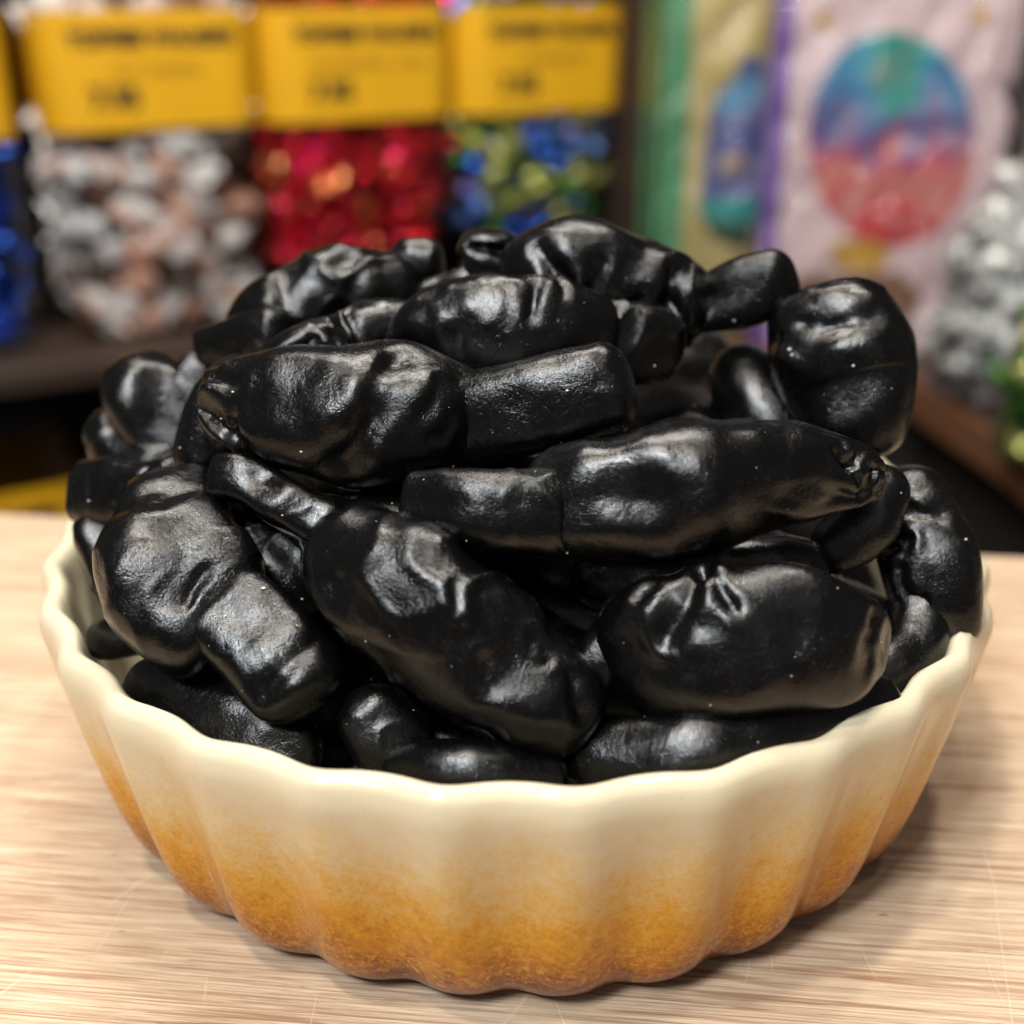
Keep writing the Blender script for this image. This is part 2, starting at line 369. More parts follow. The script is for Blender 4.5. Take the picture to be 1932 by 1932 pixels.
# ------------------------------------------------------------------ liquorice sweets
def spline(pts, n):
    P = np.array(pts, float); m = len(P)
    if m == 2: return np.array([P[0] + (P[1] - P[0]) * t for t in np.linspace(0, 1, n)])
    out = []
    for q in np.linspace(0, m - 1, n):
        i = min(int(q), m - 2); t = q - i
        p0 = P[i - 1] if i > 0 else 2 * P[0] - P[1]; p1 = P[i]; p2 = P[i + 1]; p3 = P[i + 2] if i + 2 < m else 2 * P[-1] - P[-2]
        out.append(0.5 * ((2 * p1) + (-p0 + p2) * t + (2 * p0 - 5 * p1 + 4 * p2 - p3) * t * t + (-p0 + 3 * p1 - 3 * p2 + p3) * t**3))
    return np.array(out)

def lump(name, st, parent=None, thick=0.85, ex=2.3, cap=(0.9, 0.9), capp=2.4, seed=0, lumps=0.07, wrinkle=0.03, dents=(), folds=(), pleats=(), nu=120, nv=90, mat=None):
    """st: stations (px, py, world y, half width in reading pixels)"""
    pts = []
    for (px, py, wy, hw) in st:
        p, t = at(px, py, wy); pts.append((p.x, p.y, p.z, hw * pxcm(t)))
    S = spline(pts, 260); L = np.r_[0, np.cumsum(np.linalg.norm(np.diff(S[:, :3], axis=0), axis=1))]; tot = L[-1]
    u = 0.5 - 0.5 * np.cos(np.linspace(0.0, math.pi, nu)); u = 0.75 * u + 0.25 * np.linspace(0, 1, nu)
    C = np.array([[np.interp(a * tot, L, S[:, k]) for k in range(4)] for a in u])
    W = C[:, 3].copy()
    for k, (end, sgn) in enumerate(((0, 1), (1, -1))):
        d = (u if end == 0 else 1 - u) * tot
        ln = max(cap[k] * (W[0] if end == 0 else W[-1]), 1e-3)
        q = np.clip(1 - d / ln, 0, 1)
        W *= np.where(d < ln, np.maximum(1 - q**capp, 0)**(1 / capp), 1)
    W = np.maximum(W, 1e-4)
    T = np.gradient(C[:, :3], axis=0); T /= np.linalg.norm(T, axis=1)[:, None] + 1e-9
    verts = np.zeros((nu, nv, 3)); Dn = np.zeros((nu, nv, 3))
    th = np.linspace(0, 2 * math.pi, nv, endpoint=False)
    cs, sn = np.cos(th), np.sin(th)
    k = (np.abs(cs)**ex + np.abs(sn)**ex)**(-1 / ex)
    up = RM @ Vector((0, 1, 0))
    prev = None; flip = 1
    for i in range(nu):
        t = Vector(T[i]); v = (Vector(C[i, :3]) - CAM).normalized()
        s_ = t.cross(v); s_.normalize()
        if prev is None:
            mid_ = Vector(T[nu // 2]).cross((Vector(C[nu // 2, :3]) - CAM).normalized()).normalized()
            if (abs(mid_.dot(up)) > 0.2 and mid_.dot(up) < 0) or (abs(mid_.dot(up)) <= 0.2 and mid_.x < 0): flip = -1
            else: flip = 1
        s_ = s_ * flip; prev = s_
        d_ = s_.cross(t); d_.normalize()
        if d_.dot(v) > 0: d_ = -d_
        sv, dv = np.array(s_), np.array(d_)
        dirs = (cs * k)[:, None] * sv + (sn * k * thick)[:, None] * dv
        verts[i] = C[i, :3] + W[i] * dirs; Dn[i] = (cs)[:, None] * sv + (sn)[:, None] * dv
    Wm = W.max()
    disp = np.zeros((nu, nv))
    off = Vector((seed * 7.31, seed * 3.7, seed * 1.9))
    for i in range(nu):
        ww = min(1.0, W[i] / Wm * 1.6)
        for j in range(nv):
            p = Vector(verts[i, j]); q = p + off
            a = noise.noise(q * 0.75) * 1.25 + noise.noise(q * 1.7) * 0.6
            b0 = noise.noise(q * 1.9 + Vector((3, 1, 4))); b = 1 - math.sqrt(b0 * b0 + 0.0012) * 2.6
            g = noise.noise(q * 0.6 + Vector((9, 9, 1)))
            cr = noise.noise(q * 5.5) * 0.25 + noise.noise(q * 11) * 0.10
            fc = noise.noise(q * 0.62 + Vector((5, 2, 7))); fd = noise.noise(q * 1.15 + Vector((1, 8, 3)))
            disp[i, j] = ww * (lumps * a - lumps * 3.2 * (math.sqrt(fc * fc + 0.005) - 0.18) - lumps * 1.3 * (math.sqrt(fd * fd + 0.003) - 0.18) + wrinkle * (max(b, 0)**3) * max(0.0, g * 2.2 + 0.05) * 1.3 + 0.03 * cr * (0.25 + max(0, g)))
    for (du, dth, rad, dep) in dents:
        ci = int(np.argmin(abs(u - du))); cj = int(round((dth % 360) / 360 * nv)) % nv
        c0 = verts[ci, cj]; dd = np.linalg.norm(verts - c0, axis=2)
        disp -= dep * np.exp(-(dd / rad)**2)
    for (u0, t0, u1, t1, wd, dep) in folds:
        A = verts[int(np.argmin(abs(u - u0))), int(round((t0 % 360) / 360 * nv)) % nv]; B = verts[int(np.argmin(abs(u - u1))), int(round((t1 % 360) / 360 * nv)) % nv]
        um, tm = (u0 + u1) / 2, (t0 + t1) / 2 + 4
        Mi = verts[int(np.argmin(abs(u - um))), int(round((tm % 360) / 360 * nv)) % nv]
        dmin = None
        for P0, P1 in ((A, Mi), (Mi, B)):
            ab = P1 - P0; tt = np.clip(((verts - P0) @ ab) / (ab @ ab + 1e-9), 0, 1)
            dd = np.linalg.norm(verts - (P0 + tt[..., None] * ab), axis=2); dmin = dd if dmin is None else np.minimum(dmin, dd)
        wob = np.array([[noise.noise(Vector(verts[i, j]) * 2.6 + off) for j in range(nv)] for i in range(nu)])
        wob2 = np.clip(1.0 + 1.6 * wob, 0.1, 2.0)
        dm = np.abs(dmin + wob * 0.10)
        disp -= 0.72 * dep * wob2 * (np.exp(-(dm / (wd * 1.25))**2) - 0.30 * np.exp(-((dm - 2.4 * wd) / (1.3 * wd))**2))
    for (pu, pw, amp, cnt, ph) in pleats:
        env = np.exp(-((u - pu) / pw)**2)[:, None]
        wv = np.abs(np.sin(cnt * th / 2 + ph))[None, :] - 0.6
        disp += amp * env * wv * np.minimum(1, W / Wm)[:, None]
    verts = verts + Dn * disp[:, :, None]
    V = verts.reshape(-1, 3); faces = []
    for i in range(nu - 1):
        for j in range(nv):
            j2 = (j + 1) % nv
            faces.append((i * nv + j, i * nv + j2, (i + 1) * nv + j2, (i + 1) * nv + j))
    V = np.vstack([V, verts[0].mean(axis=0), verts[-1].mean(axis=0)])
    a0 = nu * nv; a1 = a0 + 1
    for j in range(nv):
        j2 = (j + 1) % nv
        faces.append((a0, j2, j)); faces.append((a1, (nu - 1) * nv + j, (nu - 1) * nv + j2))
    if parent: V = V - np.array(parent.location)
    return mesh_obj(name, V, faces, mat or LIQ, parent)

GRP = 'black liquorice sweets heaped in the dish'
def sweet(label, body, stub=None, group=GRP, **kw):
    bk = dict(kw.get('b', {})); sk = dict(kw.get('s', {})); seed = kw.get('seed', 1)
    m = body[len(body) // 2]; p, _ = at(m[0], m[1], m[2])
    root = empty('liquorice_sweet', p); tag(root, label, 'sweet', group)
    lump('body', body, root, seed=seed, **bk)
    if stub:
        sk.setdefault('ex', 2.9); sk.setdefault('lumps', 0.035); sk.setdefault('capp', 2.6); sk.setdefault('cap', (0.5, 0.75)); sk.setdefault('nu', 90)
        lump('stub', stub, root, seed=seed + 50, **sk)
    return root

# front and top of the heap, each described by where it lies
sweet('large glossy sweet lying across the middle left, its square stub pointing right',
      [(398, 800, -2.0, 75), (480, 775, -2.1, 105), (600, 778, -2.3, 128), (730, 790, -2.3, 142), (850, 800, -2.1, 120), (960, 800, -1.9, 70)],
      [(800, 800, -2.0, 80), (930, 783, -2.2, 86), (1060, 750, -2.3, 88), (1196, 712, -2.3, 78)], seed=1,
      b=dict(dents=[(0.09, 75, 0.2, 0.08), (0.62, 95, 0.35, 0.06)], folds=[(0.05, 60, 0.14, 110, 0.07, 0.10), (0.10, 30, 0.18, 60, 0.06, 0.09), (0.16, 95, 0.19, 135, 0.08, 0.08), (0.60, 40, 0.50, 130, 0.14, 0.12), (0.70, 60, 0.66, 85, 0.05, 0.07), (0.73, 90, 0.69, 100, 0.05, 0.06), (0.77, 40, 0.75, 75, 0.06, 0.07)], wrinkle=0.05, cap=(0.7, 1.2)),
      s=dict(thick=0.95, ex=3.4, wrinkle=0.01))
sweet('plump sweet across the middle right, wrinkled at its right end, stub pointing left',
      [(1000, 950, -3.2, 90), (1100, 945, -3.5, 130), (1240, 935, -3.6, 133), (1400, 910, -3.5, 118), (1530, 895, -3.2, 100), (1662, 900, -2.9, 62)],
      [(768, 945, -3.3, 66), (880, 955, -3.6, 80), (980, 965, -3.6, 84), (1080, 970, -3.5, 88)], seed=2,
      b=dict(dents=[(0.33, 100, 0.3, 0.06), (0.55, 120, 0.5, 0.07)], folds=[(0.80, 60, 0.86, 95, 0.07, 0.10), (0.88, 40, 0.84, 75, 0.06, 0.09), (0.62, 110, 0.85, 125, 0.09, 0.06), (0.92, 80, 0.88, 120, 0.05, 0.08)], pleats=[(0.93, 0.14, 0.07, 9, 0.4)], wrinkle=0.05, cap=(0.6, 1.1)),
      s=dict(thick=0.9, ex=2.8))
sweet('big sweet leaning on the left rim, broad shiny face, stub pointing down right',
      [(330, 902, -2.0, 72), (330, 980, -2.7, 112), (335, 1065, -3.2, 142), (380, 1145, -3.5, 140), (450, 1205, -3.7, 100)],
      [(410, 1120, -3.55, 96), (480, 1190, -3.85, 100), (545, 1265, -4.15, 96), (592, 1345, -4.4, 78)], seed=3,
      b=dict(thick=0.72, ex=2.5, dents=[(0.35, 100, 0.4, 0.05)], folds=[(0.30, 50, 0.36, 140, 0.14, 0.06), (0.72, 70, 0.80, 95, 0.06, 0.05)], wrinkle=0.03, cap=(0.8, 0.55)),
      s=dict(thick=0.7, dents=[(0.82, 90, 0.22, -0.05)], folds=[(0.70, 50, 0.76, 130, 0.12, 0.05)]))
sweet('long sweet slanting down through the middle front with a dimpled lower end',
      [(590, 1050, -3.3, 70), (680, 1075, -3.7, 118), (800, 1150, -4.1, 128), (920, 1230, -4.3, 126), (1030, 1310, -4.5, 110), (1120, 1370, -4.5, 70)], seed=4,
      b=dict(dents=[(0.22, 115, 0.22, 0.08), (0.70, 90, 0.3, 0.06)], folds=[(0.47, 66, 0.51, 80, 0.05, 0.07), (0.53, 50, 0.56, 64, 0.05, 0.06), (0.64, 95, 0.70, 110, 0.06, 0.05), (0.72, 52, 0.77, 66, 0.05, 0.08), (0.84, 60, 0.90, 90, 0.08, 0.07)], wrinkle=0.05, cap=(0.9, 1.0)))
sweet('broad dark sweet resting level at the front right, creased on its top left',
      [(1160, 1250, -4.0, 80), (1240, 1225, -4.3, 132), (1370, 1210, -4.5, 148), (1500, 1205, -4.5, 138), (1600, 1210, -4.3, 112), (1660, 1225, -4.1, 70)], seed=5,
      b=dict(thick=0.7, ex=2.6, dents=[(0.62, 80, 0.4, 0.04)], folds=[(0.37, 22, 0.29, 78, 0.09, 0.12), (0.39, 24, 0.45, 66, 0.07, 0.08), (0.30, 25, 0.22, 50, 0.07, 0.07), (0.84, 60, 0.80, 110, 0.09, 0.05)], wrinkle=0.03, cap=(0.8, 0.7)))
sweet('flattened sweet lying lowest along the front right rim',
      [(1062, 1445, -4.7, 48), (1160, 1430, -4.8, 76), (1330, 1410, -4.9, 86), (1520, 1370, -4.6, 82), (1690, 1325, -4.15, 62)], seed=46,
      b=dict(thick=0.8, lumps=0.035, wrinkle=0.02, cap=(0.9, 0.5)))
sweet('dark sweet drooping over the right rim of the dish, ridged along its front',
      [(1690, 885, -1.6, 52), (1712, 950, -1.9, 78), (1745, 1040, -2.3, 92), (1768, 1130, -2.6, 92), (1790, 1226, -2.8, 60)], seed=47,
      b=dict(lumps=0.04, thick=0.85, folds=[(0.36, 130, 0.42, 105, 0.05, 0.08), (0.42, 132, 0.47, 112, 0.05, 0.07), (0.55, 118, 0.72, 112, 0.08, 0.08), (0.30, 90, 0.36, 60, 0.06, 0.06)], wrinkle=0.04, cap=(1.0, 0.7)))
sweet('upright stout sweet at the upper right with a pale sheen on its flat lower face',
      [(1560, 553, -0.2, 92), (1580, 640, -0.6, 128), (1605, 730, -0.9, 126), (1620, 800, -1.2, 98), (1625, 870, -1.3, 50)], seed=8,
      b=dict(thick=0.9, ex=2.7, lumps=0.05, dents=[(0.16, 90, 0.3, -0.04)], folds=[(0.25, 150, 0.31, 60, 0.14, 0.10)], wrinkle=0.03, cap=(0.35, 0.9)))
sweet('topmost sweet of the heap, its stub sticking out to the right',
      [(950, 540, 0.2, 58), (1020, 520, 0.0, 88), (1110, 515, 0.0, 104), (1200, 545, 0.0, 98), (1290, 585, 0.0, 82), (1345, 600, 0.0, 52)],
      [(1260, 580, 0.0, 58), (1330, 570, 0.0, 56), (1410, 550, -0.1, 70), (1506, 520, -0.2, 60)], seed=9,
      b=dict(dents=[(0.5, 120, 0.3, 0.08), (0.75, 95, 0.2, 0.08)], folds=[(0.72, 60, 0.80, 110, 0.10, 0.13), (0.22, 60, 0.28, 100, 0.09, 0.10), (0.42, 80, 0.40, 120, 0.08, 0.08), (0.62, 100, 0.55, 130, 0.08, 0.07)], wrinkle=0.06, cap=(0.9, 1.0)),
      s=dict(thick=0.8, dents=[(0.25, 80, 0.2, 0.10)], lumps=0.05))
sweet('flat pale-lit sweet just below the topmost one, with a rounded tab at its right',
      [(735, 668, -1.0, 52), (850, 625, -1.1, 88), (970, 620, -1.2, 98), (1080, 625, -1.1, 92), (1160, 640, -0.9, 70)],
      [(1090, 628, -0.9, 78), (1160, 640, -0.9, 82), (1230, 650, -0.8, 78), (1288, 660, -0.7, 52)], seed=10,
      b=dict(thick=0.7, folds=[(0.62, 30, 0.60, 75, 0.07, 0.07), (0.70, 25, 0.72, 50, 0.06, 0.05), (0.28, 60, 0.40, 110, 0.16, 0.05)], wrinkle=0.02, lumps=0.045, cap=(1.1, 0.7)),
      s=dict(thick=0.55))
sweet('lumpy sweet at the upper left of the heap in front of the red foil jar',
      [(455, 660, 0.6, 48), (520, 600, 0.6, 78), (620, 560, 0.7, 86), (720, 550, 0.9, 76), (790, 530, 1.0, 62)],
      [(720, 540, 1.1, 50), (770, 505, 1.2, 56), (838, 500, 1.3, 44)], seed=11,
      b=dict(folds=[(0.38, 50, 0.35, 80, 0.09, 0.05), (0.62, 50, 0.56, 110, 0.16, 0.08), (0.20, 80, 0.30, 110, 0.12, 0.05)], wrinkle=0.06, cap=(1.0, 0.8)),
      s=dict(lumps=0.07, ex=2.3))
sweet('small knobbly sweet standing on end left of the topmost one',
      [(935, 432, 0.5, 42), (932, 470, 0.5, 50), (925, 520, 0.4, 58), (900, 590, 0.3, 60)],
      [(790, 560, 0.3, 46), (850, 540, 0.3, 54), (920, 530, 0.4, 56)], seed=12,
      b=dict(folds=[(0.24, 60, 0.28, 130, 0.07, 0.10)], wrinkle=0.07, lumps=0.08, cap=(0.7, 0.7)), s=dict(lumps=0.08, ex=2.2))
sweet('narrow sweet with a pinched ridge behind the large middle left one',
      [(455, 720, -0.9, 56), (540, 680, -0.8, 56), (620, 650, -0.7, 60), (720, 640, -0.5, 66), (830, 630, -0.3, 60)], seed=13,
      b=dict(folds=[(0.46, 30, 0.49, 100, 0.06, 0.15), (0.52, 40, 0.53, 110, 0.05, -0.10), (0.40, 70, 0.30, 90, 0.06, 0.06)], wrinkle=0.06, cap=(1.0, 0.7)))
sweet('small square-ended sweet poking out at the upper left edge of the heap',
      [(382, 660, 0.4, 44), (420, 655, 0.3, 50), (480, 650, 0.2, 60), (560, 640, 0.0, 60)], seed=14, b=dict(ex=3.2, cap=(0.4, 0.6)))
sweet('grey-lit sweet lying left behind the large middle left one',
      [(400, 915, -1.6, 70), (405, 850, -1.5, 78), (440, 770, -1.3, 82), (520, 710, -1.0, 70)], seed=15, b=dict(lumps=0.03, wrinkle=0.02))
sweet('out of focus dark sweet hanging off the left side of the heap',
      [(295, 662, 0.6, 50), (290, 720, 0.4, 88), (320, 790, 0.2, 100), (360, 860, 0.0, 88), (390, 930, 0.0, 60)],
      [(330, 700, 0.4, 60), (370, 730, 0.3, 66), (430, 790, 0.2, 60)], seed=16, b=dict(dents=[(0.45, 100, 0.3, 0.08)], wrinkle=0.03))
sweet('softly lit sweet at the far left edge under the hanging one',
      [(200, 770, 0.4, 40), (230, 820, 0.2, 62), (275, 870, -0.1, 76), (350, 910, -0.4, 70)], seed=17, b=dict(dents=[(0.3, 80, 0.2, 0.05)]))
sweet('cut-ended sweet sticking out over the left rim',
      [(152, 925, -1.0, 54), (210, 930, -1.2, 62), (280, 930, -1.4, 62), (360, 900, -1.5, 60), (420, 880, -1.6, 50)], seed=18,
      b=dict(ex=3.4, thick=0.8, cap=(0.35, 0.7), wrinkle=0.03, dents=[(0.65, 60, 0.10, 0.1), (0.75, 60, 0.12, -0.1)]))
sweet('short sweet with a bright top between the left leaning and middle left ones',
      [(560, 960, -2.9, 60), (640, 1010, -2.9, 86), (720, 1020, -2.9, 90), (830, 1020, -2.9, 70)],
      [(410, 895, -2.5, 44), (470, 905, -2.7, 50), (540, 945, -2.9, 54), (640, 1000, -3.1, 56)], seed=19,
      s=dict(dents=[(0.42, 70, 0.2, 0.06)], lumps=0.05))
sweet('black sweet slanting in the deep gap at the right with a thin bright edge',
      [(1365, 665, 0.2, 40), (1405, 720, -0.1, 72), (1450, 800, -0.5, 82), (1490, 900, -1.0, 60)], seed=20, b=dict(ex=2.0, thick=1.1, lumps=0.01, wrinkle=0.01))
sweet('small rounded tab showing under the right end of the plump middle sweet',
      [(1680, 880, -2.3, 50), (1650, 950, -2.5, 66), (1610, 1010, -2.7, 62), (1540, 1060, -2.8, 40)], seed=21, b=dict(lumps=0.04, wrinkle=0.02, thick=0.7))
sweet('small oval tip of a sweet against the inner left wall',
      [(172, 1212, -2.45, 34), (215, 1203, -2.6, 42), (265, 1190, -2.6, 46), (340, 1170, -2.6, 50)], seed=22, b=dict(lumps=0.02, wrinkle=0.0))
sweet('dark sweet squeezed upright inside the back left rim',
      [(185, 975, -1.3, 34), (195, 1040, -1.6, 46), (240, 1110, -1.9, 56), (300, 1170, -2.3, 60)], seed=23, b=dict(ex=3.0))
sweet('thin curved sweet standing between the two front ones',
      [(1185, 1120, -3.8, 28), (1160, 1190, -4.0, 42), (1120, 1260, -4.1, 55), (1050, 1330, -4.0, 60)], seed=24, b=dict(lumps=0.03))
sweet('low sweet with speckled highlights against the front middle rim',
      [(735, 1462, -4.7, 40), (830, 1450, -4.95, 56), (940, 1455, -5.0, 60), (1070, 1470, -4.9, 50)], seed=35, b=dict(wrinkle=0.03, lumps=0.035))
sweet('rough dark lump below the stub of the left leaning sweet',
      [(670, 1300, -4.2, 56), (700, 1345, -4.3, 74), (740, 1400, -4.4, 78), (800, 1450, -4.4, 60)], seed=36, b=dict(wrinkle=0.03, lumps=0.04))
sweet('black sweet wedged in the gap between the left leaning and the diagonal ones',
      [(430, 940, -2.0, 50), (500, 1010, -2.3, 80), (560, 1080, -2.6, 90), (600, 1160, -2.9, 70)], seed=28)
sweet('dark sweet filling the hollow under the plump middle sweet',
      [(1080, 1110, -2.9, 50), (1200, 1090, -3.0, 74), (1400, 1080, -3.0, 80), (1560, 1080, -2.8, 60)], seed=29)
sweet('dark sweet tucked against the inner right wall below the drooping one',
      [(1600, 1310, -3.6, 46), (1670, 1270, -3.4, 62), (1725, 1210, -3.0, 66), (1735, 1120, -2.6, 60), (1700, 1050, -2.3, 50)], seed=30, b=dict(lumps=0.03, wrinkle=0.01))
sweet('deep sweet in shadow against the front left wall',
      [(250, 1290, -3.2, 60), (350, 1330, -3.6, 80), (470, 1390, -4.1, 84), (600, 1440, -4.4, 70)], seed=27)
# the buried ones that fill the dish
rb = random.Random(11)
BUR = 'buried liquorice sweets'
buried = [(0, -3.2, 1.3, 5), (-2.3, -2.2, 1.3, 40), (2.4, -2.2, 1.3, -35), (0, -1.4, 2.0, 80), (-2.6, -0.4, 1.7, 60), (2.7, -0.6, 1.8, 110), (0.6, -2.7, 2.3, 0),
          (-1.5, 0.2, 2.7, 20), (1.8, 0.4, 2.8, -30), (-2.4, 1.6, 2.2, -50), (2.6, 1.8, 2.2, 40), (0, 2.6, 2.4, 0), (-1.5, -1.2, 3.1, 15), (1.7, -1.5, 3.1, -25),
          (0.2, 0.6, 3.9, 10), (-1.6, 1.2, 3.8, 70), (1.9, 1.0, 3.9, 100), (0.2, 3.2, 2.2, 80), (2.9, 0.4, 2.7, 75), (0.8, -0.8, 4.0, 40), (2.8, -1.4, 2.3, -40), (-3.2, -1.0, 1.6, 75), (1.2, 1.6, 4.3, 20), (3.75, -1.7, 1.7, 60), (3.2, -2.9, 1.5, 45),
          (-3.4, 1.9, 2.3, 60), (-2.6, 3.2, 2.4, 35), (3.6, 1.8, 2.6, 100), (3.0, 3.0, 2.6, -30), (-3.3, 0.6, 2.6, 110), (3.7, -0.2, 2.4, 95)]
proto = None
def raw_sweet(seed):
    nu, nv = 60, 48; V = []; Fc = []
    for i in range(nu):
        u = 0.5 - 0.5 * math.cos(math.pi * i / (nu - 1)); x = (u - 0.5) * 4.4
        w = 0.95 * max(1 - abs(2 * u - 1)**2.8, 0)**(1 / 2.3) * (1 - 0.18 * u)
        for j in range(nv):
            t = 2 * math.pi * j / nv; p = Vector((x, w * math.cos(t), 0.8 * w * math.sin(t)))
            q = p + Vector((seed * 3.1, 0, 0)); p *= 1 + 0.10 * noise.noise(q * 0.9) + 0.05 * noise.noise(q * 2.2); V.append(p)
    for i in range(nu - 1):
        for j in range(nv): Fc.append((i * nv + j, i * nv + (j + 1) % nv, (i + 1) * nv + (j + 1) % nv, (i + 1) * nv + j))
    return V, Fc
protos = []
for i, (x, y, z, a) in enumerate(buried):
    if i < 3:
        V, Fc = raw_sweet(i + 1); o = mesh_obj('liquorice_sweet', V, Fc, LIQ); protos.append(o)
    else:
        o = protos[i % 3].copy(); col.objects.link(o)
    o.location = (x, y, z + 0.3); o.rotation_euler = (rb.uniform(-0.4, 0.4), rb.uniform(-0.25, 0.25), R(a))
    tag(o, 'black liquorice sweet buried in the dark gaps inside the heap', 'sweet', BUR)

# ------------------------------------------------------------------ pale crumbs scattered over the sweets
def crumbs():
    dg = bpy.context.evaluated_depsgraph_get(); dg.update()
    spots = [(568, 852, 5), (1070, 1043, 5), (1141, 1073, 4), (570, 1130, 4), (740, 950, 3), (533, 972, 4), (1493, 1275, 3), (1310, 765, 3), (1070, 737, 5), (1180, 810, 3),
             (503, 1246, 3), (497, 1110, 8), (1822, 1018, 5), (1822, 1240, 3), (168, 945, 5), (300, 925, 7), (440, 740, 5), (418, 790, 4), (1385, 605, 4), (1610, 690, 5), (1490, 660, 6),
             (1495, 670, 6), (1580, 1110, 3), (1240, 745, 3), (1650, 735, 3), (855, 880, 3), (800, 905, 3), (340, 845, 4), (1010, 890, 3), (880, 1020, 3), (1430, 1400, 3),
             (1700, 930, 3), (1235, 690, 3), (1340, 1330, 3), (690, 1210, 3), (780, 1340, 3), (1120, 1170, 2.5), (900, 1380, 3), (620, 1190, 3), (560, 1180, 3), (470, 1105, 4), (735, 1200, 2)]
    rc = random.Random(5)
    for _ in range(42): spots.append((rc.uniform(230, 1750), rc.uniform(560, 1440), rc.uniform(1.2, 2.4)))
    V = []; Fc = []
    for (px, py, s) in spots:
        ok, loc, nrm, idx, ob, m = sc.ray_cast(dg, CAM, ray(px, py).normalized())
        if not ok or ob.name.split('.')[0] not in ('body', 'stub', 'liquorice_sweet'): continue
        t = (loc - CAM).length; r = s * pxcm(t) * 0.62; b = len(V)
        for q in ((1, 0, 0), (-1, 0, 0), (0, 1, 0), (0, -1, 0), (0, 0, 1), (0, 0, -1)):
            V.append(loc + nrm * r * 0.3 + Vector(q) * r * rc.uniform(0.55, 1.2))
        Fc += [(b, b + 2, b + 4), (b + 2, b + 1, b + 4), (b + 1, b + 3, b + 4), (b + 3, b, b + 4), (b + 2, b, b + 5), (b + 1, b + 2, b + 5), (b + 3, b + 1, b + 5), (b, b + 3, b + 5)]
    o = mesh_obj('sugar_crumbs', V, Fc, simple('pale_crumb', (0.62, 0.60, 0.56), 0.4), smooth=False)
    tag(o, 'tiny pale crumbs scattered over the black sweets', 'crumbs', kind='stuff')
crumbs()

# ------------------------------------------------------------------ jars with yellow labels
def rsq(hw, rad, n=10):
    pts = []
    for cx, cy, a0 in ((1, 1, 0), (-1, 1, 90), (-1, -1, 180), (1, -1, 270)):
        for k in range(n + 1):
            a = R(a0 + 90 * k / n); pts.append((cx * (hw - rad) + rad * math.cos(a), cy * (hw - rad) + rad * math.sin(a)))
    return pts
def skin(name, rings, mat, parent, capb=False, capt=False):
    n = len(rings[0]); V = [p for r_ in rings for p in r_]; Fc = []
    for i in range(len(rings) - 1):
        for j in range(n): Fc.append((i * n + j, i * n + (j + 1) % n, (i + 1) * n + (j + 1) % n, (i + 1) * n + j))
    if capb: Fc.append(tuple(range(n))[::-1])
    if capt: Fc.append(tuple(range(len(V) - n, len(V))))
    return mesh_obj(name, V, Fc, mat, parent)
def lettering(text, size, mat, parent, x, z, y, bold=0.0):
    cu = bpy.data.curves.new('lettering', 'FONT'); cu.body = text; cu.size = size; cu.extrude = 0.01; cu.offset = bold; cu.align_x = 'CENTER'
    tmp = bpy.data.objects.new('tmp', cu); col.objects.link(tmp)
    bpy.context.view_layer.update()
    me = bpy.data.meshes.new_from_object(tmp.evaluated_get(bpy.context.evaluated_depsgraph_get()))
    bpy.data.objects.remove(tmp)
    o = bpy.data.objects.new('lettering', me); me.name = 'lettering'; me.materials.clear(); me.materials.append(mat); col.objects.link(o)
    o.parent = parent; o.location = (x, y, z); o.rotation_euler = (R(90), 0, 0); return o

def in_view(p):
    q = MW.inverted() @ p; px = 966 + q.x / -q.z * F * 1932; py = 966 - q.y / -q.z * F * 1932
    return -25 < px < 1957 and py > -25
def wrapped_mesh(name, mat, L=1.0, seed=0, twist=True):
    rr = random.Random(seed); V = []; Fc = []; n = 10
    rows = [(-1.0, 0.50, 0.10), (-0.78, 0.20, 0.10), (-0.62, 0.36, 0.34), (-0.3, 0.52, 0.46), (0.0, 0.55, 0.48), (0.3, 0.52, 0.46), (0.62, 0.36, 0.34), (0.78, 0.20, 0.10), (1.0, 0.50, 0.10)]
    if not twist: rows = [(-0.62, 0.12, 0.10), (-0.55, 0.40, 0.36), (-0.3, 0.52, 0.46), (0.0, 0.56, 0.5), (0.3, 0.52, 0.46), (0.55, 0.40, 0.36), (0.62, 0.12, 0.10)]
    for (x, a, b) in rows:
        for j in range(n):
            t = 2 * math.pi * j / n; k = rr.uniform(0.84, 1.12)
            V.append(((x + rr.uniform(-.05, .05)) * L, a * L * math.cos(t) * k, b * L * math.sin(t) * k))
    for i in range(len(rows) - 1):
        for j in range(n): Fc.append((i * n + j, i * n + (j + 1) % n, (i + 1) * n + (j + 1) % n, (i + 1) * n + j))
    Fc.append(tuple(range(n))[::-1]); Fc.append(tuple(range(len(V) - n, len(V))))
    me = bpy.data.meshes.new(name); me.from_pydata(V, [], Fc); me.materials.append(mat); me.update()
    return me

